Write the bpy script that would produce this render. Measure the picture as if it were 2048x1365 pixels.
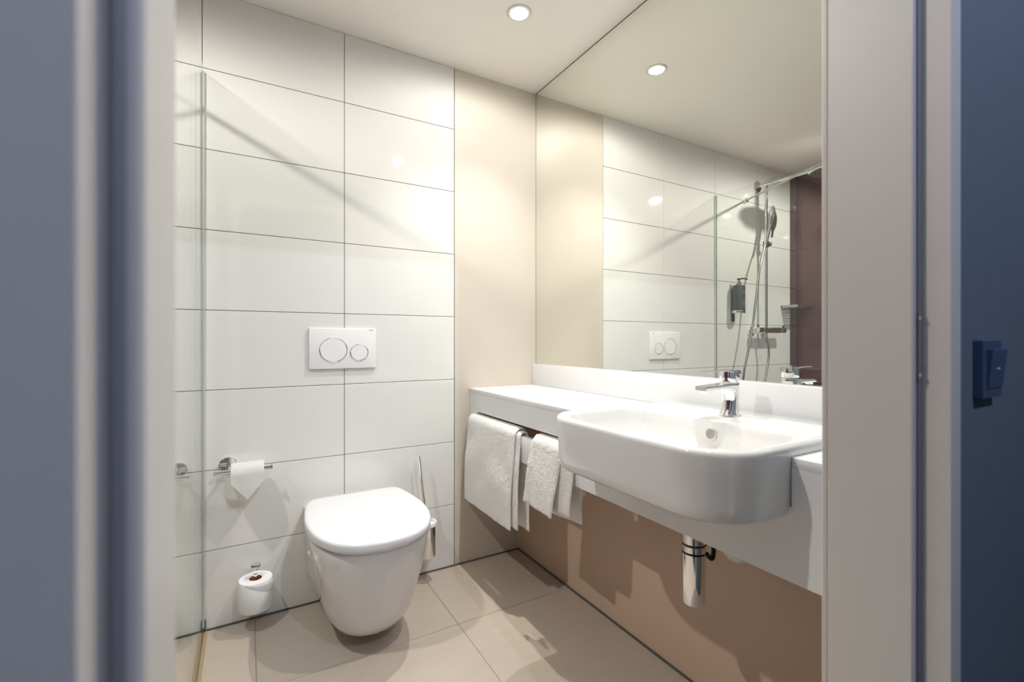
import bpy, bmesh, math, random
from mathutils import Vector, Matrix, noise
random.seed(7)
S = bpy.context.scene
for o in list(bpy.data.objects):
    bpy.data.objects.remove(o)
COL = S.collection

def lin(r, g, b):
    f = lambda c: ((c / 255 + .055) / 1.055) ** 2.4 if c > 10.3 else c / 255 / 12.92
    return (f(r), f(g), f(b), 1)

# ------------------------------------------------------------------ camera
cam = bpy.data.cameras.new('camera')
camo = bpy.data.objects.new('camera', cam)
COL.objects.link(camo)
camo.location = (-1.33718, -2.05211, 1.0837)
camo.rotation_euler = (math.pi / 2, 0, -0.523097)
cam.sensor_width = 36
cam.lens = 920.34 / 2048 * 36
cam.shift_y = -1.87 / 2048
cam.clip_start = .01
cam.dof.use_dof = True
cam.dof.focus_distance = 2.1
cam.dof.aperture_fstop = 3.6
S.camera = camo

# ------------------------------------------------------------------ world, exposure
w = bpy.data.worlds.new('world')
S.world = w
w.use_nodes = True
w.node_tree.nodes['Background'].inputs[0].default_value = (.30, .40, .60, 1)
w.node_tree.nodes['Background'].inputs[1].default_value = .06
S.view_settings.view_transform = 'Standard'
S.view_settings.look = 'None'
S.view_settings.exposure = 1.0
S.view_settings.gamma = 1
S.view_settings.use_curve_mapping = False
# lamp settings used by the downlight builder
SPOT_W = (11, 43)                # broad glow, inner beam
SPOT_COL = (1, .97, .925)
BASIN_W = (11, 34)
SHOWER_W = (50, 42)
CORRIDOR_W = (52, 0)
CORRIDOR_COL = (.68, .76, 1.0)
S.cycles.max_bounces = 24
S.cycles.diffuse_bounces = 12
S.cycles.glossy_bounces = 8
S.cycles.transparent_max_bounces = 24

# ------------------------------------------------------------------ materials
def mat(name, col, rough=.5, metal=0, spec=.5, var=0., vscale=8., bump=0., bscale=60., stretch=(1, 1, 1), coat=0., sheen=0.):
    m = bpy.data.materials.new(name)
    m.use_nodes = True
    nt = m.node_tree
    b = nt.nodes['Principled BSDF']
    b.inputs['Roughness'].default_value = rough
    b.inputs['Metallic'].default_value = metal
    b.inputs['Specular IOR Level'].default_value = spec
    b.inputs['Coat Weight'].default_value = coat
    if sheen:
        b.inputs['Sheen Weight'].default_value = sheen
        b.inputs['Sheen Roughness'].default_value = .6
    tc = nt.nodes.new('ShaderNodeTexCoord')
    mp = nt.nodes.new('ShaderNodeMapping')
    mp.inputs['Scale'].default_value = stretch
    nt.links.new(tc.outputs['Object'], mp.inputs['Vector'])
    n = nt.nodes.new('ShaderNodeTexNoise')
    n.inputs['Scale'].default_value = vscale
    n.inputs['Detail'].default_value = 5
    nt.links.new(mp.outputs[0], n.inputs['Vector'])
    r = nt.nodes.new('ShaderNodeValToRGB')
    r.color_ramp.elements[0].position = .3
    r.color_ramp.elements[1].position = .7
    r.color_ramp.elements[0].color = tuple(c * (1 - var) for c in col[:3]) + (1,)
    r.color_ramp.elements[1].color = tuple(min(1, c * (1 + var)) for c in col[:3]) + (1,)
    nt.links.new(n.outputs[0], r.inputs[0])
    nt.links.new(r.outputs[0], b.inputs['Base Color'])
    if bump:
        n2 = nt.nodes.new('ShaderNodeTexNoise')
        n2.inputs['Scale'].default_value = bscale
        n2.inputs['Detail'].default_value = 3
        nt.links.new(tc.outputs['Object'], n2.inputs['Vector'])
        bp = nt.nodes.new('ShaderNodeBump')
        bp.inputs['Strength'].default_value = bump
        bp.inputs['Distance'].default_value = .003
        nt.links.new(n2.outputs[0], bp.inputs['Height'])
        nt.links.new(bp.outputs[0], b.inputs['Normal'])
    return m

def glass_mat(name, tint):
    m = bpy.data.materials.new(name)
    m.use_nodes = True
    nt = m.node_tree
    for n in list(nt.nodes):
        nt.nodes.remove(n)
    out = nt.nodes.new('ShaderNodeOutputMaterial')
    mix = nt.nodes.new('ShaderNodeMixShader')
    tr = nt.nodes.new('ShaderNodeBsdfTransparent')
    tr.inputs[0].default_value = tint
    gl = nt.nodes.new('ShaderNodeBsdfGlossy')
    gl.inputs['Roughness'].default_value = 0
    gl.inputs['Color'].default_value = (1, 1, 1, 1)
    geo = nt.nodes.new('ShaderNodeNewGeometry')
    mr = nt.nodes.new('ShaderNodeMapRange')
    mr.inputs['To Min'].default_value = 1.5
    mr.inputs['To Max'].default_value = 1 / 1.5
    fr = nt.nodes.new('ShaderNodeFresnel')
    nt.links.new(geo.outputs['Backfacing'], mr.inputs['Value'])
    nt.links.new(mr.outputs[0], fr.inputs['IOR'])
    nt.links.new(fr.outputs[0], mix.inputs[0])
    nt.links.new(tr.outputs[0], mix.inputs[1])
    nt.links.new(gl.outputs[0], mix.inputs[2])
    nt.links.new(mix.outputs[0], out.inputs[0])
    return m

def emit_mat(name, col, strength):
    m = bpy.data.materials.new(name)
    m.use_nodes = True
    b = m.node_tree.nodes['Principled BSDF']
    b.inputs['Base Color'].default_value = (.8, .8, .8, 1)
    b.inputs['Emission Color'].default_value = col
    b.inputs['Emission Strength'].default_value = strength
    return m

M = {
    'tile': mat('white_wall_tile', lin(230, 229, 224), .035, var=.012, vscale=3),
    'grout': mat('wall_grout', lin(112, 96, 84), .9, var=.05),
    'panel': mat('beige_panel', lin(212, 204, 191), .42, var=.012, vscale=4),
    'lower': mat('taupe_wall', lin(212, 186, 163), .38, var=.02, vscale=4),
    'floor': mat('floor_tile', lin(190, 178, 163), .34, var=.03, vscale=7, stretch=(1, 5, 1), bump=.05, bscale=40),
    'fgrout': mat('floor_grout', lin(160, 152, 142), .9),
    'silicone': mat('grey_silicone', lin(92, 92, 88), .6),
    'purple': mat('purple_tile', lin(76, 36, 54), .05, var=.04),
    'pgrout': mat('purple_grout', lin(160, 130, 140), .8),
    'ceiling': mat('ceiling_paint', lin(243, 240, 231), .45, var=.008),
    'paint': mat('white_frame_paint', lin(214, 210, 204), .45, var=.01, vscale=30),
    'blue': mat('blue_grey_wall', lin(104, 115, 127), .75, var=.03, vscale=25, bump=.25, bscale=220),
    'gasket': mat('dark_gasket', lin(118, 120, 127), .6),
    'rebate': mat('grey_rebate', lin(188, 184, 186), .5),
    'mirror': mat('mirror_silver', (.90, .905, .86, 1), .0, metal=1),
    'edge': mat('mirror_edge', lin(120, 104, 84), .4),
    'solid': mat('white_solid_surface', lin(229, 230, 231), .30, var=.004),
    'ceramic': mat('white_ceramic', lin(222, 222, 221), .06, coat=.3),
    'lid': mat('white_seat_plastic', lin(226, 227, 229), .16),
    'plastic': mat('white_plastic', lin(238, 238, 236), .3),
    'chrome': mat('chrome', (.86, .86, .86, 1), .04, metal=1),
    'brushed': mat('brushed_steel', lin(170, 165, 158), .3, metal=1),
    'black': mat('black_rubber', lin(20, 20, 22), .4),
    'paper': mat('toilet_paper', lin(244, 244, 242), .95, bump=.15, bscale=300),
    'wrap': mat('paper_wrap', lin(226, 220, 210), .7, bump=.3, bscale=60),
    'card': mat('cardboard', lin(176, 126, 78), .9, var=.1, vscale=40),
    'terry': mat('white_terry', lin(251, 250, 247), 1, var=.02, vscale=200, bump=1., bscale=420, sheen=.4),
    'glass': glass_mat('shower_glass', (.955, .975, .96, 1)),
    'glassedge': mat('glass_edge', lin(150, 165, 155), .15),
    'alu': mat('aluminium', lin(190, 190, 186), .28, metal=1),
    'seal': mat('translucent_seal', lin(196, 202, 194), .35),
    'tan': mat('tan_seal', lin(176, 150, 112), .5),
    'bottle': mat('slate_bottle', lin(58, 63, 68), .35, var=.1, vscale=60),
    'ink': mat('pale_print', lin(150, 156, 158), .6),
    'textgrey': mat('grey_print', lin(120, 118, 116), .6),
    'switch': mat('blue_grey_switch', lin(70, 88, 116), .35),
    'red': emit_mat('red_indicator', (1, .06, .08, 1), .012),
    'lamp': emit_mat('lamp_face', (1, .97, .92, 1), 14),
    'bluelamp': emit_mat('corridor_lamp_face', (.6, .78, 1, 1), 4),
    'carpet': mat('corridor_carpet', lin(70, 72, 80), .95, var=.1, vscale=80),
}

# ------------------------------------------------------------------ mesh helpers
def finish(name, bm, m, parent=None, smooth=None):
    bmesh.ops.recalc_face_normals(bm, faces=bm.faces)
    me = bpy.data.meshes.new(name)
    bm.to_mesh(me)
    bm.free()
    me.materials.append(M[m] if isinstance(m, str) else m)
    if smooth is not None:
        for p in me.polygons:
            p.use_smooth = True
        me.set_sharp_from_angle(angle=math.radians(smooth))
    return link(name, me, parent)

def link(name, me, parent=None):
    o = bpy.data.objects.new(name, me)
    COL.objects.link(o)
    if parent is not None:
        o.parent = parent
        o.matrix_parent_inverse = Matrix.Translation(-parent_origin(parent))
    return o

def parent_origin(p):
    v = Vector(p.location)
    if p.parent is not None:
        v = Vector((0, 0, 0)) if p.get('_m') is None else v
    return v

def thing(name, label, cat, loc, group=None):
    o = bpy.data.objects.new(name, None)
    o.empty_display_size = .05
    COL.objects.link(o)
    o.location = loc
    o['label'] = label
    o['category'] = cat
    if group:
        o['group'] = group
    return o

def struct(o, label=None):
    o['kind'] = 'structure'
    if label:
        o['label'] = label
    return o

def box(bm, x0, x1, y0, y1, z0, z1, bev=0, seg=1):
    r = bmesh.ops.create_cube(bm, size=1)
    vs = r['verts']
    for v in vs:
        v.co = ((x0 + x1) / 2 + v.co.x * abs(x1 - x0), (y0 + y1) / 2 + v.co.y * abs(y1 - y0), (z0 + z1) / 2 + v.co.z * abs(z1 - z0))
    if bev:
        es = list({e for v in vs for e in v.link_edges})
        bmesh.ops.bevel(bm, geom=es, offset=bev, segments=seg, affect='EDGES', profile=.5)

def boxes(name, lst, m, parent=None, bev=0, seg=1, smooth=None):
    bm = bmesh.new()
    for b in lst:
        box(bm, *b, bev=bev, seg=seg)
    return finish(name, bm, m, parent, smooth)

def loft(bm, rings, cap0=True, cap1=True, closed=True):
    vr = [[bm.verts.new(p) for p in r] for r in rings]
    n = len(rings[0])
    for a, b in zip(vr, vr[1:]):
        for i in range(n if closed else n - 1):
            j = (i + 1) % n
            bm.faces.new((a[i], a[j], b[j], b[i]))
    for flag, r in ((cap0, vr[0]), (cap1, vr[-1])):
        if flag:
            c = bm.verts.new(sum((v.co for v in r), Vector()) / n)
            for i in range(n):
                bm.faces.new((r[i], r[(i + 1) % n], c))
    return vr

def lathe(bm, prof, origin, axis=(0, 0, 1), seg=32, cap0=True, cap1=True):
    q = Vector((0, 0, 1)).rotation_difference(Vector(axis).normalized())
    o = Vector(origin)
    rings = []
    for r, h in prof:
        rings.append([o + q @ Vector((r * math.cos(2 * math.pi * i / seg), r * math.sin(2 * math.pi * i / seg), h)) for i in range(seg)])
    loft(bm, rings, cap0, cap1)

def tube(bm, pts, rad, seg=14, flat=None):
    pts = [Vector(p) for p in pts]
    n = len(pts)
    rad = rad if isinstance(rad, (list, tuple)) else [rad] * n
    t0 = (pts[1] - pts[0]).normalized()
    u = t0.orthogonal().normalized()
    rings = []
    pt = t0
    for i, p in enumerate(pts):
        t = (pts[min(i + 1, n - 1)] - pts[max(i - 1, 0)]).normalized()
        u = (pt.rotation_difference(t)) @ u
        u = (u - t * u.dot(t)).normalized()
        v = t.cross(u)
        pt = t
        rings.append([p + (u * math.cos(2 * math.pi * k / seg) + v * math.sin(2 * math.pi * k / seg)) * rad[i] for k in range(seg)])
    loft(bm, rings)

def catmull(pts, n=10, closed=False):
    P = [Vector(p) for p in pts]
    out = []
    N = len(P)
    for i in range(N - (0 if closed else 1)):
        if closed:
            a, b, c, d = P[(i - 1) % N], P[i], P[(i + 1) % N], P[(i + 2) % N]
        else:
            a, b, c, d = P[max(i - 1, 0)], P[i], P[i + 1], P[min(i + 2, N - 1)]
        for k in range(n):
            t = k / n
            out.append(.5 * ((2 * b) + (c - a) * t + (2 * a - 5 * b + 4 * c - d) * t * t + (3 * b - a - 3 * c + d) * t ** 3))
    if not closed:
        out.append(P[-1])
    return out

def rrect(x0, x1, y0, y1, radii, nc=8, ns=12):
    """closed outline, radii for corners (x0,y0),(x1,y0),(x1,y1),(x0,y1); straight sides subdivided"""
    C = [(x0, y0, 180), (x1, y0, 270), (x1, y1, 0), (x0, y1, 90)]
    sg = [(1, 1), (-1, 1), (-1, -1), (1, -1)]
    arcs = []
    for (cx, cy, a0), r, (sx, sy) in zip(C, radii, sg):
        ox, oy = cx + sx * r, cy + sy * r
        arcs.append([(ox + r * math.cos(math.radians(a0 + 90 * k / nc)), oy + r * math.sin(math.radians(a0 + 90 * k / nc))) for k in range(nc + 1)])
    out = []
    for i in range(4):
        out += arcs[i]
        a, b = arcs[i][-1], arcs[(i + 1) % 4][0]
        for k in range(1, ns):
            t = k / ns
            out.append((a[0] + (b[0] - a[0]) * t, a[1] + (b[1] - a[1]) * t))
    return out

def text(name, body, size, loc, rot, m, parent, depth=.0004):
    c = bpy.data.curves.new(name, 'FONT')
    c.body = body
    c.size = size
    c.extrude = depth
    c.align_x = 'CENTER'
    c.align_y = 'CENTER'
    t = bpy.data.objects.new(name, c)
    COL.objects.link(t)
    dg = bpy.context.evaluated_depsgraph_get()
    me = bpy.data.meshes.new_from_object(t.evaluated_get(dg))
    bpy.data.objects.remove(t)
    me.transform(Matrix.Translation(loc) @ rot)
    me.materials.clear()
    me.materials.append(M[m])
    return link(name, me, parent)

# ------------------------------------------------------------------ dimensions
ZC = 2.3905                      # ceiling
XM = -.008                       # mirror face
XL = -.115                       # boxed-out wall under the vanity
XP = -2.475                      # purple wall
Y1, Y2 = -1.72, -1.827           # bathroom and corridor faces of the door wall
DX0, DX1 = -1.3735, -.640        # clear door opening
X1, TW, ZR, TH = -.4734, .50336, 2.09596, .3
J = .0024

# ------------------------------------------------------------------ setting: walls, floor, ceiling
_tm = {}
def tile(name, parent, m, sx, sy, sz, loc):
    key = (name, round(sx, 4), round(sy, 4), round(sz, 4), m)
    if key not in _tm:
        bm = bmesh.new()
        box(bm, -sx / 2, sx / 2, -sy / 2, sy / 2, -sz / 2, sz / 2, bev=.0009)
        me = bpy.data.meshes.new(name)
        bm.to_mesh(me)
        bm.free()
        me.materials.append(M[m])
        _tm[key] = me
    o = link(name, _tm[key], parent)
    o.location = loc
    return o

wb = struct(boxes('wall_back', [(XP - .1, .1, .0035, .12, 0, ZC)], 'grout'), 'back wall of white gloss tiles with a beige panel at the right')
rows = [0.004] + [ZR - TH * k for k in range(6, -1, -1)] + [ZC]
cols = [XP + .0768] + [X1 - TW * k for k in range(3, -1, -1)]
for i in range(len(cols) - 1):
    for k in range(len(rows) - 1):
        a, b, c, d = cols[i], cols[i + 1], rows[k], rows[k + 1]
        tile('tile', wb, 'tile', b - a - J, .008, d - c - J, ((a + b) / 2, .004, (c + d) / 2))
for k in range(len(rows) - 1):       # narrow purple return at the shower corner
    c, d = rows[k], rows[k + 1]
    tile('purple_tile', wb, 'purple', .0768 - J, .008, d - c - J, (XP + .0384, .004, (c + d) / 2))
pn = boxes('panel', [(X1 + .002, 0.02, 0.0, .0034, .004, ZC)], 'panel', wb)

wl = struct(boxes('wall_left', [(XP - .1, XP - .0035, Y1 - .05, .12, 0, ZC)], 'pgrout'), 'purple tiled shower wall')
ycols = [0.0, -.5034, -1.0067, -1.51, Y1]
for i in range(len(ycols) - 1):
    for k in range(len(rows) - 1):
        a, b, c, d = ycols[i + 1], ycols[i], rows[k], rows[k + 1]
        tile('purple_tile', wl, 'purple', .008, b - a - J, d - c - J, (XP - .004, (a + b) / 2, (c + d) / 2))

struct(boxes('wall_right', [(.004, .12, Y2 - .05, .0, 0, ZC)], 'panel'), 'wall behind the mirror')
struct(boxes('wall_right_lower', [(XL, .004, Y1, 0, .004, .83)], 'lower'), 'taupe boxed-out wall under the vanity')

fl = struct(boxes('floor', [(XP - .1, .1, Y1 - .12, .1, -.12, -.0022)], 'fgrout'), 'beige floor of large tiles')
fx = [XP, -1.982, -1.31, -.638, .01]
fy = [.0, -.43, -1.102, Y1 - .05]
for i in range(len(fx) - 1):
    for k in range(len(fy) - 1):
        a, b, c, d = fx[i], fx[i + 1], fy[k + 1], fy[k]
        tile('tile', fl, 'floor', b - a - .0027, d - c - .0027, .01, ((a + b) / 2, (c + d) / 2, -.005))

struct(boxes('ceiling', [(XP - .1, .12, Y2, .12, ZC, ZC + .1)], 'ceiling'), 'smooth cream ceiling with recessed lights')

struct(boxes('trim_1', [(XP, XL, -.004, .001, -.001, .0065)], 'silicone'), 'dark joint where the back wall meets the floor')
struct(boxes('trim_2', [(XL - .006, XL + .001, Y1, -.004, -.001, .006)], 'silicone'), 'dark joint where the taupe wall meets the floor')
struct(boxes('trim_3', [(-.0085, -.0015, Y1, -.001, ZC - .0045, ZC)], 'edge'), 'thin shadow gap above the mirror')
struct(boxes('trim_4', [(XL - .0025, XL + .001, -.0025, .0, .006, .6)], 'plastic'), 'pale joint in the corner below the vanity')

# door wall with the opening, corridor beyond
HD = 2.06
struct(boxes('wall_front', [(XP - .1, DX0 - .06, Y2, Y1, 0, ZC), (DX1 + .06, .12, Y2, Y1, 0, ZC), (DX0 - .06, DX1 + .06, Y2, Y1, HD + .06, ZC)], 'blue'),
       'door wall, painted blue grey on the corridor side')
struct(boxes('wall_corridor', [(XP - .1, 1.6, -3.5, -3.4, 0, ZC)], 'blue'), 'far wall of the corridor')
struct(boxes('wall_corridor_end', [(1.5, 1.6, -3.4, Y2, 0, ZC)], 'blue'), 'end wall of the corridor')
struct(boxes('wall_corridor_side', [(.12, 1.5, Y2, Y1, 0, ZC)], 'blue'), 'corridor wall beyond the light switch')
struct(boxes('wall_corridor_start', [(XP - .2, XP - .1, -3.4, Y2, 0, ZC)], 'blue'), 'start wall of the corridor')
struct(boxes('floor_corridor', [(XP - .2, 1.6, -3.5, Y1 - .12, -.12, 0)], 'carpet'), 'dark corridor carpet')
struct(boxes('ceiling_corridor', [(XP - .2, 1.6, -3.5, Y2, ZC, ZC + .1)], 'ceiling'), 'corridor ceiling')

# door frame: lining, rebate, casing, gasket, strike plate
dr = bpy.data.objects.new('door_1', None)
COL.objects.link(dr)
dr.location = ((DX0 + DX1) / 2, (Y1 + Y2) / 2, 0)
struct(dr, 'white door frame seen from the corridor, open doorway')
YS = -1.812                      # rebate step
YF = -1.842                      # casing face
R = .0137                        # rebate depth
CW = .021                        # casing width
for s, xe in ((-1, DX0), (1, DX1)):
    f = lambda a, b: tuple(sorted((xe + s * a, xe + s * b)))
    boxes('lining', [(*f(0, .06), YS, Y1 + .002, 0, HD)], 'paint', dr, bev=.0015)
    boxes('rebate', [(*f(R, .06), YF + .0035, YS, 0, HD + R)], 'paint', dr)
    boxes('casing', [(*f(R, R + CW), YF - .001, YF + .0035, 0, HD + R + CW), (*f(R + CW - .004, R + CW), YF + .0036, Y2, 0, HD + R + CW)], 'paint', dr)
    boxes('inner_casing', [(*f(.001, .06), Y1 + .002, Y1 + .010, 0, HD + .05)], 'paint', dr, bev=.0015)
    bm = bmesh.new()
    box(bm, *f(.0025, R - .0005), YS - .0015, YS, 0, HD)
    finish('stop_face', bm, 'rebate', dr)
    bm = bmesh.new()
    xc = xe + s * .0085
    tube(bm, [(xc, YS - .0022, .0), (xc, YS - .0022, HD)], .0028, 10)
    finish('gasket', bm, 'gasket', dr, 40)
boxes('lining', [(DX0, DX1, YS, Y1 + .002, HD, HD + .06)], 'paint', dr)
boxes('rebate', [(DX0, DX1, YF + .0035, YS, HD + R, HD + .06)], 'paint', dr)
boxes('casing', [(DX0 - R, DX1 + R, YF - .001, YF + .0035, HD + R, HD + R + CW)], 'paint', dr)
xs = DX1 + .0085
sp = boxes('strike_plate', [(xs - .003, xs + .003, YS - .0048, YS - .004, 1.034, 1.118)], 'gasket', dr)
for zz in (1.041, 1.110):
    bm = bmesh.new()
    lathe(bm, [(.0022, 0), (.0022, .0012), (.001, .0018)], (xs - .002, YS - .0048, zz), (0, -1, 0), 12)
    finish('screw', bm, 'chrome', sp, 40)

# ------------------------------------------------------------------ downlights
def downlight(name, x, y, label, watts, col, lamp='lamp', size=178, soft=.012, group='recessed ceiling downlights'):
    t = thing(name, label, 'ceiling light', (x, y, ZC), group)
    bm = bmesh.new()
    lathe(bm, [(.034, -.0005), (.0365, -.0035), (.045, -.0035), (.0475, -.0015), (.0475, 0)], (x, y, ZC), seg=40, cap0=False, cap1=False)
    finish('trim_ring', bm, 'plastic', t, 35)
    bm = bmesh.new()
    lathe(bm, [(.0475, -.0006), (.0485, -.0012), (.0495, -.0006), (.0495, 0)], (x, y, ZC), seg=40, cap0=False, cap1=False)
    finish('bezel', bm, 'brushed', t, 35)
    bm = bmesh.new()
    lathe(bm, [(.0345, -.001), (.030, -.003), (.012, -.0045)], (x, y, ZC), seg=32)
    finish('lamp_face', bm, lamp, t, 35)
    for wt, sz, bl in ((watts[0], size, .35), (watts[1], 102, .85)):
        if not wt:
            continue
        l = bpy.data.lights.new(name + '_beam', 'SPOT')
        l.energy = wt
        l.color = col
        l.spot_size = math.radians(sz)
        l.spot_blend = bl
        l.shadow_soft_size = soft
        lo = bpy.data.objects.new('lamp_beam', l)
        COL.objects.link(lo)
        lo.parent = t
        lo.location = (0, 0, -.005)
    return t

downlight('downlight', -.395, -.475, 'recessed white downlight nearest the back wall, above the vanity', SPOT_W, SPOT_COL)
downlight('downlight', -.388, -1.248, 'recessed white downlight above the washbasin, near the door', BASIN_W, SPOT_COL)
downlight('downlight', -1.955, -.97, 'recessed white downlight above the shower', SHOWER_W, SPOT_COL, soft=.032)
downlight('downlight', -.75, -2.75, 'recessed bluish downlight in the corridor', CORRIDOR_W, CORRIDOR_COL, 'bluelamp', 170, group='corridor downlights')

# ------------------------------------------------------------------ mirror
mt = thing('mirror', 'large frameless mirror reaching from the white upstand to the ceiling', 'mirror', (XM, -.86, .958))
boxes('mirror_glass', [(XM, .001, Y1 + .001, -.003, .9585, ZC - .005)], 'mirror', mt)
boxes('mirror_edge', [(XM + .0002, .001, -.003, -.0004, .9585, ZC - .005)], 'edge', mt)

# ------------------------------------------------------------------ vanity
ZT, ZB = .850, .600
AX = -.396
BY0, BY1 = -1.536, -.930        # basin side planes
va = thing('vanity_counter', 'long white vanity counter with deep apron and towel slot under the mirror', 'vanity', (-.2, -.86, ZB))
boxes('countertop', [(AX, -.009, BY1, -.001, ZT - .02, ZT), (AX, -.009, Y1 + .001, BY0, ZT - .02, ZT), (-.075, -.009, BY0, BY1, ZT - .02, ZT)], 'solid', va, bev=.002, seg=2, smooth=40)
SL0, SL1 = .704, .7465
boxes('apron', [(AX, AX + .02, BY1, -.001, SL1, ZT - .02), (AX, AX + .02, -.09, -.001, ZB, SL1), (AX, AX + .02, -.93, -.86, ZB, SL1),
                (AX, AX + .02, BY0, BY1, ZB, .750), (AX, AX + .02, Y1 + .001, BY0, ZB, ZT - .02)], 'solid', va)
boxes('towel_rail', [(AX, AX + .02, -.86, -.09, ZB, SL0)], 'solid', va, bev=.0015, seg=2, smooth=40)
boxes('upstand', [(-.030, -.009, Y1 + .001, -.001, ZT, .958)], 'solid', va, bev=.0025, seg=2, smooth=40)
boxes('support_bracket', [(AX + .02, XL, -.115, -.1, .68, ZT - .02)], 'lower', va)

# ------------------------------------------------------------------ washbasin
bs = thing('washbasin', 'white ceramic semi-recessed washbasin with rounded front set in the counter', 'washbasin', (-.33, -1.233, .74))
BX0, BX1 = -.598, -.052
def ring(z, fr=0, bk=0, sd=0, rf=.125, rb=.03, plat=0., zplat=0):
    o = rrect(BX0 + fr, BX1 - bk, BY0 + sd, BY1 - sd, (rf, rb, rb, rf), 12, 24)
    out = []
    for x, y in o:
        if plat and x > (BX1 - bk) - .02:
            g = max(0, min(1, (.055 - abs(y + 1.243)) / .02))
            g = g * g * (3 - 2 * g)
            x -= plat * g
        out.append((x, y, z))
    return out
bm = bmesh.new()
rings = [ring(.725, .075, .02, .05, .10), ring(.726, .028, .01, .022, .115), ring(.730, .013, .006, .011), ring(.738, .007, .003, .006), ring(.760, .005, 0, .004),
         ring(.82, .003, 0, .003), ring(.858, 0, 0, 0), ring(.866, .001, 0, .001), ring(.8705, .004, .002, .004), ring(.872, .009, .004, .009),
         ring(.8722, .018, .06, .017, .118, .05), ring(.8715, .0225, .185, .024, .114, .05, .022), ring(.868, .027, .196, .029, .11, .05, .022), ring(.860, .031, .200, .034, .11, .05, .016),
         ring(.84, .040, .203, .042, .11, .05, .004), ring(.81, .06, .207, .058, .10, .05, .0), ring(.785, .09, .216, .085, .09, .05), ring(.77, .13, .235, .125, .07, .05),
         ring(.763, .18, .27, .20, .04, .04), ring(.760, .22, .30, .26, .02, .02)]
loft(bm, rings)
finish('basin_body', bm, 'ceramic', bs, 50)
OV, ON = (-.2625, -1.252, .833), (-1, 0, .12)
bm = bmesh.new()
lathe(bm, [(.0165, -.001), (.0165, .0012), (.0145, .002), (.0135, .0012), (.0135, -.012)], OV, ON, 32, cap0=False, cap1=False)
ov = finish('overflow', bm, 'ceramic', bs, 40)
bm = bmesh.new()
lathe(bm, [(.0135, .0002), (.006, .0003)], OV, ON, 28)
finish('overflow_plate', bm, 'brushed', ov, 40)
bm = bmesh.new()
lathe(bm, [(.032, 0), (.034, .002), (.028, .004), (.027, .009), (.01, .011)], (-.40, -1.233, .7605), (0, 0, 1), 32)
finish('drain_plug', bm, 'chrome', bs, 40)

# ------------------------------------------------------------------ tap
TX, TY = -.160, -1.236
tp = thing('basin_tap', 'chrome single-lever mixer tap standing on the washbasin', 'tap', (TX, TY, .8722))
bm = bmesh.new()
prof = [(.0275, 0, 0), (.0285, .003, 0), (.0265, .006, 0), (.0255, .02, 0), (.0255, .045, 0), (.026, .065, 0), (.0265, .083, 0), (.026, .0905, 0), (.0245, .092, 0)]
rings = []
for r, h, d in prof:
    rg = []
    for k in range(40):
        a = 2 * math.pi * k / 40
        x, y = r * math.cos(a), r * math.sin(a) * .92
        if x < 0:                                     # scooped front between foot and spout
            s_ = math.sin(math.pi * min(1, max(0, (h - .004) / .08)))
            x *= 1 - .42 * s_
        rg.append((TX + x, TY + y, .8722 + h))
    rings.append(rg)
loft(bm, rings)
finish('tap_body', bm, 'chrome', tp, 45)
bm = bmesh.new()
rings = []
for t in [i / 14 for i in range(15)]:
    x = TX + .005 - t * .127
    hw = .0245 - .0055 * t
    zt = .9635 - .004 * t
    th = .0155 - .004 * t + (.02 * (1 - t / .3) ** 2 if t < .3 else 0)
    if t > .93:
        hw *= .93
    rings.append([(x, TY + p[0] * 1, p[1]) for p in rrect(-hw, hw, zt - th, zt, (.005, .005, .004, .004), 4, 4)])
loft(bm, rings)
finish('spout', bm, 'chrome', tp, 45)
bm = bmesh.new()
lathe(bm, [(.011, 0), (.011, -.008), (.0095, -.0095), (.006, -.0085)], (TX - .108, TY, .9495), seg=24)
finish('aerator', bm, 'chrome', tp, 45)
bm = bmesh.new()
lathe(bm, [(.0245, 0), (.0255, .002), (.0255, .022), (.0245, .028), (.019, .031)], (TX, TY, .967), seg=40)
finish('lever_hub', bm, 'chrome', tp, 45)
bm = bmesh.new()
rings = []
for t in [i / 14 for i in range(15)]:
    x = TX + .0245 - t * .135
    hw = .024 - .008 * t
    if t < .08: hw *= .8
    if t > .93: hw *= .75
    zt = .9985 + .006 * math.sin(t * 2.6) * .6
    th = .013 - .009 * min(1, t / .45)
    rings.append([(x, TY + p[0], p[1]) for p in rrect(-hw, hw, zt - th, zt, (.0019,) * 4, 4, 4)])
loft(bm, rings)
finish('lever', bm, 'chrome', tp, 45)

# ------------------------------------------------------------------ bottle trap
QX, QY = -.307, -1.233
tr = thing('bottle_trap', 'chrome bottle trap hanging below the washbasin', 'drain trap', (QX, QY, .385))
bm = bmesh.new()
lathe(bm, [(.022, .385), (.0285, .387), (.0305, .392), (.0308, .52)], (QX, QY, 0), seg=48)
finish('cup', bm, 'chrome', tr, 35)
for z0, z1, r in ((.5245, .5415, .0305), (.546, .575, .0302)):
    bm = bmesh.new()
    lathe(bm, [(r - .001, z0), (r, z0 + .001), (r, z1 - .001), (r - .001, z1)], (QX, QY, 0), seg=48)
    finish('collar', bm, 'chrome', tr, 35)
for z0, z1 in ((.52, .5245), (.5415, .546), (.575, .585)):
    bm = bmesh.new()
    lathe(bm, [(.0285, z0), (.0285, z1)], (QX, QY, 0), seg=32)
    finish('groove', bm, 'black', tr, 35)
bm = bmesh.new()
lathe(bm, [(.016, .585), (.016, .7248)], (QX, QY, 0), seg=24)
finish('inlet_pipe', bm, 'chrome', tr, 35)
bm = bmesh.new()
tube(bm, [(QX, QY, .553), (XL - .001, QY, .553)], .016, 20)
finish('outlet_pipe', bm, 'chrome', tr, 35)
bm = bmesh.new()
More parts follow.
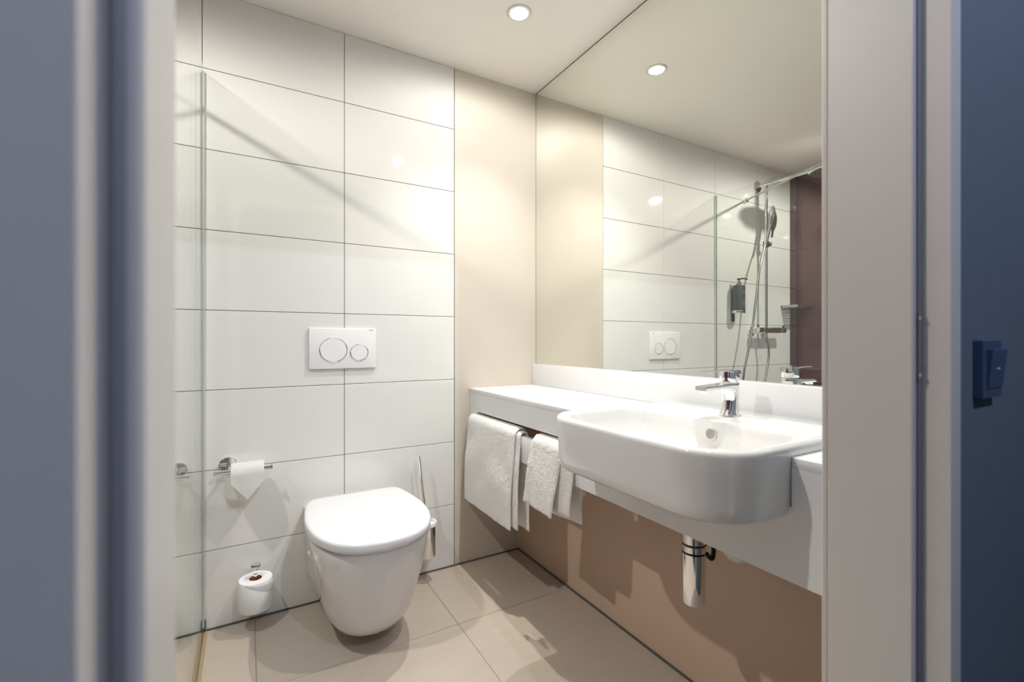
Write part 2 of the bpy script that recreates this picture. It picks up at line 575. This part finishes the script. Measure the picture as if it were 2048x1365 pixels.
lathe(bm, [(.023, .030), (.024, .034), (.024, .052), (.022, .056)], (QX, QY, .553), (1, 0, 0), 24)
finish('outlet_nut', bm, 'black', tr, 35)
bm = bmesh.new()
tube(bm, catmull([(QX + .055, QY - .01, .56), (QX + .06, QY - .016, .52), (QX + .05, QY - .018, .497), (QX + .035, QY - .012, .512)], 6), .006, 10)
finish('chain_loop', bm, 'black', tr, 40)
bm = bmesh.new()
lathe(bm, [(.046, 0), (.046, .007), (.039, .015), (.018, .018)], (XL, -1.222, .490), (-1, 0, 0), 32)
finish('wall_rosette', bm, 'plastic', tr, 35)

# ------------------------------------------------------------------ toilet
TCX = -.946
to = thing('toilet', 'white wall-hung toilet with closed lid', 'toilet', (TCX, -.28, .04))
def half(ctrl, n=7):
    h = catmull([(a, b, 0) for a, b in ctrl], n)
    return [(p.x, p.y) for p in h]
def mirrored(h, z, cx=TCX):
    r = [(cx + x, y, z) for x, y in h]
    l = [(cx - x, y, z) for x, y in reversed(h[1:-1])]
    return r + l
LID = [(0, -.044), (.08, -.044), (.14, -.045), (.170, -.053), (.189, -.085), (.203, -.16), (.2135, -.26), (.2125, -.345), (.196, -.435), (.155, -.518), (.086, -.570), (0, -.586)]
lidh = half(LID)
def lidring(z, ins, hh=lidh):
    cy = -.31
    return mirrored([(max(0, x - ins * min(1, x / .06)), cy + (y - cy) * (1 - ins / .27)) for x, y in hh], z)
bm = bmesh.new()
loft(bm, [lidring(.4125, .008), lidring(.414, .003), lidring(.418, .0005), lidring(.426, .0), lidring(.435, .0), lidring(.440, .0015), lidring(.4435, .005), lidring(.4452, .012), lidring(.4458, .03), lidring(.4462, .1)])
finish('lid', bm, 'lid', to, 60)
bm = bmesh.new()
loft(bm, [lidring(.4052, .014), lidring(.407, .010), lidring(.410, .009), lidring(.4122, .012)])
finish('seat', bm, 'lid', to, 50)
def bowlring(z, yf, ws, wb):
    c = [(0, -.0005), (wb * .6, -.0005), (wb * .97, -.0005), (wb, -.02), (wb * .75 + ws * .25, yf * .2), (wb * .3 + ws * .7, yf * .36), (ws, yf * .54), (ws * .955, yf * .72), (ws * .78, yf * .875), (ws * .43, yf * .97), (0, yf)]
    return mirrored(half(c), z)
bm = bmesh.new()
loft(bm, [bowlring(.040, -.33, .05, .07), bowlring(.041, -.37, .078, .09), bowlring(.050, -.41, .106, .12), bowlring(.07, -.442, .129, .150), bowlring(.105, -.472, .149, .170), bowlring(.16, -.498, .165, .178),
          bowlring(.24, -.525, .181, .182), bowlring(.31, -.549, .194, .186), bowlring(.37, -.563, .201, .189), bowlring(.400, -.568, .2025, .189), bowlring(.405, -.566, .200, .187)])
finish('bowl', bm, 'ceramic', to, 60)
for s in (-1, 1):
    bm = bmesh.new()
    lathe(bm, [(.013, -.002), (.013, .002), (.010, .0035), (.004, .003)], (TCX + s * .1925, -.215, .295), (s, -.05, -.18), 24)
    o = finish('bolt_cap', bm, 'plastic', to, 40)
    bm = bmesh.new()
    lathe(bm, [(.004, .003), (.003, .0042)], (TCX + s * .1925, -.215, .295), (s, -.05, -.18), 16)
    finish('bolt', bm, 'brushed', o, 40)
    boxes('hinge', [(TCX + s * .09 - .02, TCX + s * .09 + .02, -.052, -.03, .405, .432)], 'lid', to, bev=.004, seg=2, smooth=40)

# ------------------------------------------------------------------ flush plate
fp = thing('flush_plate', 'white dual-flush plate with two round chrome-ringed buttons above the toilet', 'flush plate', (-.982, 0, 1.048))
boxes('plate', [(-1.117, -.847, -.0115, 0, .963, 1.1335)], 'plastic', fp, bev=.003, seg=3, smooth=40)
for bx, bz, r in ((-1.022, 1.043, .0535), (-.918, 1.031, .0365)):
    bm = bmesh.new()
    sc = Matrix.Translation((bx, 0, bz)) @ Matrix.Diagonal((1.035, 1, .965, 1)) @ Matrix.Translation((-bx, 0, -bz))
    lathe(bm, [(r, 0), (r, .0022), (r - .0011, .003), (r - .0024, .002), (r - .0026, 0)], (bx, -.0115, bz), (0, -1, 0), 56, cap0=False, cap1=False)
    bmesh.ops.transform(bm, matrix=sc, verts=bm.verts)
    o = finish('button_ring', bm, 'chrome', fp, 35)
    bm = bmesh.new()
    lathe(bm, [(r - .0026, -.001), (r - .0026, .001), (r - .0036, .0018), (r * .5, .0019)], (bx, -.0115, bz), (0, -1, 0), 56)
    bmesh.ops.transform(bm, matrix=sc, verts=bm.verts)
    finish('button', bm, 'plastic', fp, 35)
text('lettering', 'GEBERIT', .0062, (-.866, -.0117, 1.126), Matrix.Rotation(math.pi / 2, 4, 'X'), 'textgrey', fp, .0001)

# ------------------------------------------------------------------ toilet paper holder and roll
HX0, HX1, HY, HZ = -1.438, -1.254, -.072, .600
hd = thing('paper_holder', 'chrome toilet paper holder on the white tiled wall', 'paper holder', (-1.395, 0, .61))
bm = bmesh.new()
lathe(bm, [(.029, 0), (.029, .008), (.0265, .010), (.005, .0102)], (-1.398, 0, .612), (0, -1, 0), 40)
finish('wall_rose', bm, 'chrome', hd, 35)
bm = bmesh.new()
tube(bm, [(-1.398, -.009, .600), (-1.398, HY, HZ)], .008, 16)
finish('post', bm, 'chrome', hd, 35)
bm = bmesh.new()
tube(bm, [(HX0, HY, HZ), (HX1, HY, HZ)], .0078, 20)
finish('bar', bm, 'chrome', hd, 35)
for xx in (HX0, HX1):
    bm = bmesh.new()
    lathe(bm, [(.0085, -.003), (.0115, -.002), (.0115, .002), (.0095, .003)], (xx, HY, HZ), (1, 0, 0), 24)
    finish('end_cap', bm, 'chrome', hd, 35)

rl = thing('toilet_roll', 'white toilet roll with its end folded to a point, on the chrome holder', 'toilet roll', (-1.333, HY, HZ))
RX0, RX1, RR = -1.387, -1.281, .040
RCZ = HZ - .012
bm = bmesh.new()
lathe(bm, [(.0205, RX0), (RR, RX0), (RR, RX1), (.0205, RX1)], (0, HY, RCZ), (1, 0, 0), 48, cap0=False, cap1=False)
finish('roll', bm, 'paper', rl, 35)
bm = bmesh.new()
lathe(bm, [(.0204, RX0 + .001), (.0204, RX1 - .001)], (0, HY, RCZ), (1, 0, 0), 32, cap0=False, cap1=False)
finish('core', bm, 'card', rl, 35)
bm = bmesh.new()                       # loose sheet: over the roll, down the front, folded to a point
prof = [(HY + (RR + .001) * math.cos(a), RCZ + (RR + .001) * math.sin(a)) for a in [math.radians(70 + 110 * k / 12) for k in range(13)]]
yf = prof[-1][0]
prof += [(yf - .0008 * k, RCZ - .012 * k) for k in range(1, 3)]
zq = prof[-1][1]
XC = (RX0 + RX1) / 2
W = (RX1 - RX0) / 2
rg = []
for y, z in prof:
    rg.append([(XC - W + 2 * W * k / 10, y, z) for k in range(11)])
tip = .503
for k in range(1, 9):
    t = k / 8
    rg.append([(XC + (-W + 2 * W * j / 10) * (1 - t * .985), yf - .0016 - .0035 * math.sin(t * 2), zq + (tip - zq) * t) for j in range(11)])
loft(bm, rg, False, False, closed=False)
bmesh.ops.solidify(bm, geom=bm.faces[:], thickness=.0008)
finish('folded_sheet', bm, 'paper', rl, 50)

# spare roll on a vertical pin
SX, SY = -1.308, -.073
sh = thing('spare_roll_holder', 'small chrome upright holder pin low on the tiled wall', 'paper holder', (SX, 0, .06))
bm = bmesh.new()
tube(bm, catmull([(SX, -.002, .055), (SX, SY + .02, .055), (SX, SY, .062), (SX, SY, .09), (SX, SY, .225)], 6), .006, 16)
finish('pin', bm, 'chrome', sh, 40)
bm = bmesh.new()
lathe(bm, [(.006, .205), (.0095, .210), (.0095, .226), (.017, .232), (.018, .238), (.016, .242)], (SX, SY, 0), seg=28)
finish('knob', bm, 'chrome', sh, 40)
bm = bmesh.new()
lathe(bm, [(.024, 0), (.024, .006), (.021, .008)], (SX, 0, .055), (0, -1, 0), 28)
finish('wall_rose', bm, 'chrome', sh, 40)
sr = thing('spare_toilet_roll', 'spare white toilet roll stood upright on the low chrome pin', 'toilet roll', (SX, SY, .07))
bm = bmesh.new()
lathe(bm, [(.0215, .0805), (.055, .080), (.0575, .084), (.0575, .186), (.055, .190), (.0215, .1895)], (SX, SY, 0), seg=56, cap0=False, cap1=False)
finish('roll', bm, 'paper', sr, 40)
bm = bmesh.new()
lathe(bm, [(.0214, .081), (.0214, .1892)], (SX, SY, 0), seg=32, cap0=False, cap1=False)
finish('core', bm, 'card', sr, 40)
bm = bmesh.new()                       # loose end: a triangular tail standing off the roll
rg = []
for k in range(21):
    t = k / 20
    a = math.radians(-128 + 112 * t)
    r = .0579 + .0045 * t * t
    top = .189 - .012 * t
    bot = top - .004 - .030 * t
    rg.append([(SX + r * math.cos(a), SY + r * math.sin(a), bot + (top - bot) * j / 3) for j in range(4)])
loft(bm, rg, False, False, closed=False)
bmesh.ops.solidify(bm, geom=bm.faces[:], thickness=.0006)
finish('loose_end', bm, 'paper', sr, 40)

# ------------------------------------------------------------------ toilet brush
br = thing('toilet_brush', 'toilet brush with chrome handle standing in a wall cup behind the toilet', 'toilet brush', (-.628, -.07, .1))
UX, UY = -.634, -.07
bm = bmesh.new()
lathe(bm, [(.030, .112), (.036, .114), (.0385, .122), (.0385, .252)], (UX, UY, 0), seg=40)
finish('cup', bm, 'chrome', br, 35)
bm = bmesh.new()
lathe(bm, [(.0385, .250), (.0435, .252), (.0435, .262), (.041, .268), (.034, .268), (.034, .255)], (UX, UY, 0), seg=40)
finish('cup_rim', bm, 'plastic', br, 35)
bm = bmesh.new()
tube(bm, [(UX - .003, UY - .002, .24), (UX - .012, UY, .33), (UX - .036, UY + .008, .566)], [.0055, .0055, .0068], 16)
finish('handle', bm, 'chrome', br, 35)
boxes('wall_bracket', [(UX - .012, UX + .012, UY + .03, 0, .2, .225)], 'chrome', br)
bm = bmesh.new()
lathe(bm, [(.012, .135), (.03, .145), (.03, .20), (.012, .225)], (UX, UY, 0), seg=24)
finish('bristles', bm, 'black', br, 35)

# ------------------------------------------------------------------ towels
def towel(name, label, layers):
    """terry towel folded over the rail: each fold layer has a front fall, a rounded top and a back fall"""
    xin = AX + .010
    t = thing(name, label, 'towel', (xin, (layers[0][1] + layers[0][2]) / 2, min(layers[0][4], layers[0][5])), 'white towels over the vanity rail')
    for nm, y0, y1, ztop, zf, zb, th, gap, lean, flare, skew, seed in layers:
        rad = .0115 + gap + th / 2
        path = []
        nf = 60
        for k in range(nf):
            q = k / nf
            path.append((xin - rad - .005 * math.sin(q * math.pi) - flare * (1 - q) ** 1.3, zf + (ztop - rad - zf) * q))
        for k in range(15):
            a = math.pi - math.pi * k / 14
            path.append((xin + rad * math.cos(a), ztop - rad + rad * math.sin(a)))
        for k in range(1, 41):
            q = k / 40
            path.append((xin + rad + .008 * q, ztop - rad + (zb - ztop + rad) * q))
        NY = max(30, int(abs(y1 - y0) / .0055))
        n = len(path)
        rings = []
        for i, (x, z) in enumerate(path):
            a, b = path[max(0, i - 1)], path[min(n - 1, i + 1)]
            tx, tz = b[0] - a[0], b[1] - a[1]
            L = math.hypot(tx, tz)
            nx, nz = tz / L, -tx / L
            e = min(i, n - 1 - i)
            h = th / 2 * (.3 + .7 * math.sqrt(min(1, e / 3)))
            drop = max(0, (ztop - z) / (ztop - zf))
            top, bot = [], []
            for j in range(NY + 1):
                f = j / NY
                y = y0 + (y1 - y0) * f + lean * drop + .004 * noise.noise(Vector((z * 9, seed, f)))
                ed = min(f, 1 - f)
                hh = h * (.2 + .8 * math.sqrt(min(1, ed / .05)))
                wv = noise.noise(Vector((z * 7 + seed, f * 3.2, seed))) * .007 * min(1, drop * 3)
                p1 = noise.noise(Vector((z * 330, y * 330, seed))) * .0016 + (random.random() - .5) * .0022
                zz = z + skew * (f - .5) * drop
                top.append((x + wv - nx * (hh + p1), y + (random.random() - .5) * .002, zz - nz * (hh + p1) + (random.random() - .5) * .0015))
                bot.append((x + wv + nx * hh, y, zz + nz * hh))
            rings.append(top + bot[::-1])
        bm = bmesh.new()
        loft(bm, rings)
        cloth = finish(nm, bm, 'terry', t, 180)
        bm = bmesh.new()                              # terry loops standing off the outer face
        m_ = NY + 1
        for _ in range(int(n * NY * 2.6)):
            i, j = random.randrange(n - 1), random.randrange(NY)
            a_, b_ = random.random(), random.random()
            g = [Vector(rings[i + p][j + q]) for p, q in ((0, 0), (1, 0), (0, 1))]
            base = g[0] + (g[1] - g[0]) * a_ + (g[2] - g[0]) * b_
            nr = (g[1] - g[0]).cross(g[2] - g[0])
            if nr.length < 1e-9:
                continue
            nr.normalize()
            if nr.dot(base - Vector((xin, base.y, ztop - rad - .0 if base.z > ztop - rad else base.z))) < 0:
                nr = -nr
            d = (nr + Vector((random.uniform(-.8, .8), random.uniform(-.8, .8), random.uniform(-1.1, .3)))).normalized()
            sd_ = d.cross(Vector((random.random(), random.random(), random.random())) - Vector((.5, .5, .5))).normalized() * .0006
            vs_ = [bm.verts.new(base - sd_), bm.verts.new(base + sd_), bm.verts.new(base + d * random.uniform(.002, .0042))]
            bm.faces.new(vs_)
        me = bpy.data.meshes.new('pile')
        bm.to_mesh(me)
        bm.free()
        me.materials.append(M['terry'])
        o = link('pile', me, cloth)
        o['kind'] = 'stuff'
    return t

t1 = towel('bath_towel', 'larger white terry towel hanging over the vanity rail at the corner end',
           [('outer_fold', -.478, -.035, .7285, .325, .335, .011, .012, .012, .018, .0, 3), ('inner_fold', -.500, -.06, .7165, .333, .318, .010, .001, .004, .010, .0, 5)])
t2 = towel('hand_towel', 'smaller white terry towel over the vanity rail beside the washbasin',
           [('outer_fold', -.795, -.610, .7285, .480, .47, .013, .012, .028, .026, .006, 11), ('inner_fold', -.845, -.625, .7165, .487, .452, .011, .001, .010, .006, -.02, 17)])

# ------------------------------------------------------------------ shower screen
GX = -1.480
gs = thing('shower_screen', 'clear glass shower screen fixed to the tiled wall beside the toilet', 'shower screen', (GX, -.40, 0))
GY = -.80
boxes('glass_pane', [(GX - .004, GX + .004, GY, -.002, .014, 2.083)], 'glass', gs)
boxes('wall_seal', [(GX - .0075, GX - .0045, -.012, -.0005, .02, 2.08), (GX + .0045, GX + .0075, -.012, -.0005, .02, 2.08)], 'seal', gs)
boxes('floor_channel', [(GX - .006, GX + .006, GY, -.002, .0, .013)], 'alu', gs)
boxes('floor_seal', [(GX + .0065, GX + .0165, GY, -.006, .0, .004), (GX - .0165, GX - .0065, GY, -.006, .0, .004)], 'tan', gs)
boxes('seal_end', [(GX + .008, GX + .012, -.012, -.002, .004, .045), (GX - .012, GX - .008, -.012, -.002, .004, .045)], 'silicone', gs)
boxes('brace_clamp', [(GX - .014, GX + .014, -.728, -.692, 2.05, 2.10)], 'plastic', gs, bev=.003)
bm = bmesh.new()
tube(bm, [(-1.807, -.014, 2.094), (GX - .004, -.71, 2.089)], .0062, 16)
finish('brace_bar', bm, 'alu', gs, 40)
bm = bmesh.new()
lathe(bm, [(.016, 0), (.016, .02), (.013, .024)], (-1.812, 0, 2.094), (0, -1, 0), 24)
finish('brace_rose', bm, 'chrome', gs, 40)

# ------------------------------------------------------------------ shower system
RXX = -1.974
ss = thing('shower_system', 'chrome riser shower with rain head, hand shower, hose and thermostat', 'shower', (RXX, 0, 1.1))
bm = bmesh.new()
lathe(bm, [(.043, 0), (.043, .010), (.040, .013), (.01, .0135)], (-1.956, 0, 2.219), (0, -1, 0), 36)
finish('wall_rose', bm, 'chrome', ss, 40)
bm = bmesh.new()
tube(bm, [(-1.956, -.01, 2.219), (-1.956, -.47, 2.219)], .0115, 18)
finish('overhead_arm', bm, 'chrome', ss, 40)
bm = bmesh.new()
tube(bm, [(RXX, -.062, 2.212), (RXX, -.062, 1.17)], .0115, 18)
finish('riser_rail', bm, 'chrome', ss, 40)
bm = bmesh.new()
lathe(bm, [(.013, .03), (.016, .02), (.03, .012), (.105, .006), (.108, .002), (.105, 0)], (-1.956, -.485, 2.182), (0, 0, 1), 48)
rh = finish('rain_head', bm, 'chrome', ss, 40)
bm = bmesh.new()
lathe(bm, [(.100, -.0005), (.100, -.0012)], (-1.956, -.485, 2.182), (0, 0, 1), 48)
finish('spray_face', bm, 'black', rh, 40)
bm = bmesh.new()
for ringr in (.02, .04, .06, .08, .095):
    nn = int(ringr * 330)
    for k in range(nn):
        a = 2 * math.pi * k / nn
        lathe(bm, [(.0034, -.001), (.0022, -.0035)], (-1.956 + ringr * math.cos(a), -.485 + ringr * math.sin(a), 2.182), seg=6, cap0=False)
o = finish('nozzles', bm, 'ink', rh)
o['kind'] = 'stuff'
bm = bmesh.new()
tube(bm, [(RXX, -.062, 2.205), (RXX, -.062, 2.232)], .016, 18)
finish('arm_joint', bm, 'chrome', ss, 40)
# hand shower
bm = bmesh.new()
hp = catmull([(-1.920, -.088, 1.765), (-1.945, -.094, 1.85), (-1.962, -.104, 1.93), (-1.965, -.112, 1.985), (-1.96, -.117, 2.05)], 6)
hr = [.011 + .0 * k for k in range(len(hp))]
for k in range(len(hp)):
    s = k / (len(hp) - 1)
    hr[k] = .0115 + (.012 * math.sin((s - .45) / .55 * math.pi) if s > .45 else 0)
tube(bm, hp, hr, 18)
hs = finish('hand_shower', bm, 'chrome', ss, 50)
bm = bmesh.new()
q = [(RXX - .012, -.098 - .010 * math.sin(k / 10 * math.pi), 1.83 + .022 * k) for k in range(11)]
tube(bm, q, [.006 + .019 * math.sin(max(0.0, (k - 2) / 8) * math.pi) ** .7 if k > 2 else .007 for k in range(11)], 14)
finish('spray_plate', bm, 'black', hs, 50)
bm = bmesh.new()
lathe(bm, [(.018, -.022), (.02, -.018), (.02, .018), (.018, .022)], (RXX, -.062, 1.785), (0, 0, 1), 24)
lathe(bm, [(.012, 0), (.014, .03), (.012, .036)], (RXX, -.062, 1.785), (-.7, -.7, 0), 20)
finish('slider', bm, 'black', ss, 40)
bm = bmesh.new()
hose = catmull([(-1.916, -.088, 1.772), (-1.880, -.095, 1.70), (-1.831, -.10, 1.584), (-1.796, -.10, 1.404), (-1.755, -.10, 1.191), (-1.703, -.10, 1.016), (-1.652, -.10, .861), (-1.645, -.10, .72), (-1.70, -.10, .62), (-1.80, -.10, .62),
                (-1.88, -.095, .74), (-1.952, -.09, .923), (-1.966, -.085, 1.013), (-1.955, -.078, 1.09), (-1.952, -.074, 1.13)], 10)
tube(bm, hose, .0078, 12)
finish('hose', bm, 'brushed', ss, 60)
# thermostat bar
bm = bmesh.new()
lathe(bm, [(.018, 0), (.0215, .003), (.0215, .055), (.019, .058), (.019, .062), (.0222, .065), (.0222, .275), (.019, .278), (.019, .282), (.0215, .285), (.0215, .335), (.018, .34)], (-1.85, -.072, 1.156), (-1, 0, 0), 36)
th_ = finish('thermostat_bar', bm, 'chrome', ss, 35)
for xx in (-1.862, -2.178):
    boxes('grip', [(xx - .006, xx + .006, -.078, -.066, 1.172, 1.190)], 'black', th_, bev=.002)
for xx in (-1.885, -2.035):
    bm = bmesh.new()
    lathe(bm, [(.033, 0), (.033, .008), (.026, .014), (.017, .018), (.017, .06)], (xx, 0, 1.145), (0, -1, .12), 32)
    finish('union', bm, 'chrome', th_, 35)
bm = bmesh.new()
tube(bm, [(-1.952, -.074, 1.142), (-1.952, -.074, 1.10)], .0105, 16)
finish('hose_nut', bm, 'chrome', th_, 35)

# ------------------------------------------------------------------ soap dispenser
sd = thing('soap_dispenser', 'dark grey pump bottle in a wall bracket inside the shower', 'soap dispenser', (-1.668, -.05, 1.22))
PX, PY = -1.670, -.05
bm = bmesh.new()
lathe(bm, [(.036, 1.286), (.041, 1.289), (.0415, 1.293), (.0415, 1.456), (.038, 1.466), (.018, 1.472), (.016, 1.478)], (PX, PY, 0), seg=36)
bo = finish('bottle', bm, 'bottle', sd, 40)
bm = bmesh.new()
lathe(bm, [(.042, 1.272), (.0435, 1.274), (.0435, 1.290), (.042, 1.292)], (PX, PY, 0), seg=36)
finish('holder_ring', bm, 'chrome', sd, 40)
boxes('wall_bracket', [(PX - .014, PX + .014, -.010, 0, 1.215, 1.45)], 'black', sd, bev=.004, seg=2, smooth=40)
bm = bmesh.new()
lathe(bm, [(.014, 1.474), (.014, 1.494), (.007, 1.496), (.007, 1.505)], (PX, PY, 0), seg=20)
finish('pump_collar', bm, 'chrome', sd, 40)
bm = bmesh.new()
tube(bm, [(PX, PY, 1.503), (PX, PY, 1.516)], .011, 14)
tube(bm, catmull([(PX, PY, 1.513), (PX - .025, PY - .02, 1.515), (PX - .045, PY - .036, 1.509)], 5), .005, 10)
finish('pump_head', bm, 'black', sd, 40)
bm = bmesh.new()
for k in range(6):                       # fine unreadable lines of print and a small emblem on the bottle front
    zz = 1.36 - .008 * k
    for i in range(6):
        a = math.radians(-96 + 9 * i - (k % 2) * 3)
        p = Vector((PX + .0417 * math.cos(a), PY + .0417 * math.sin(a), zz))
        box(bm, p.x - .0025, p.x + .0025, p.y - .0004, p.y + .0004, zz - .0008, zz + .0008)
for i in range(4):
    a = math.radians(-90 + 7 * i)
    p = Vector((PX + .0417 * math.cos(a), PY + .0417 * math.sin(a), 1.418))
    box(bm, p.x - .001, p.x + .001, p.y - .0004, p.y + .0004, 1.408, 1.426 - .003 * (i % 2))
o = finish('print', bm, 'ink', bo)
o['kind'] = 'stuff'

# ------------------------------------------------------------------ corner shelf in the shower
cs = thing('shower_shelf', 'pale metal slatted corner shelf in the shower', 'shelf', (-2.38, -.07, 1.33))
boxes('frame', [(XP + .001, -2.27, -.135, -.127, 1.333, 1.352), (-2.278, -2.27, -.135, -.001, 1.333, 1.352), (XP + .001, -2.27, -.009, -.001, 1.333, 1.352)], 'alu', cs)
for k in range(6):
    yy = -.022 - .018 * k
    boxes('slat', [(XP + .001, -2.278, yy - .005, yy + .005, 1.338, 1.344)], 'alu', cs)

# ------------------------------------------------------------------ light switch on the corridor wall
sw = thing('light_switch', 'dark blue-grey rocker light switch on the corridor wall beside the door', 'light switch', (-.46, Y2, 1.045))
CX, CYc = -1.33718, -2.05211
boxes('switch_plate', [(CX + .840, CX + .9125, Y2 - .0105, Y2, 1.006, 1.0835)], 'switch', sw, bev=.0008)
bm = bmesh.new()
x0, x1 = CX + .853, CX + .909
yb = Y2 - .0100
yt, yl = CYc + .2082, CYc + .2127
v = [bm.verts.new(p) for p in ((x0, yb, 1.019), (x1, yb, 1.019), (x1, yb, 1.072), (x0, yb, 1.072), (x0, yl, 1.0195), (x1, yl, 1.0195), (x1, yt, 1.0715), (x0, yt, 1.0715))]
for f in ((0, 1, 2, 3), (4, 5, 6, 7), (0, 1, 5, 4), (1, 2, 6, 5), (2, 3, 7, 6), (3, 0, 4, 7)):
    bm.faces.new([v[i] for i in f])
bmesh.ops.bevel(bm, geom=bm.edges[:], offset=.0006, segments=1, affect='EDGES')
rk = finish('rocker', bm, 'switch', sw)
ym = (yt + yl) / 2
boxes('indicator', [(CX + .876, CX + .886, ym - .0006, ym + .001, 1.0445, 1.0462)], 'red', rk)
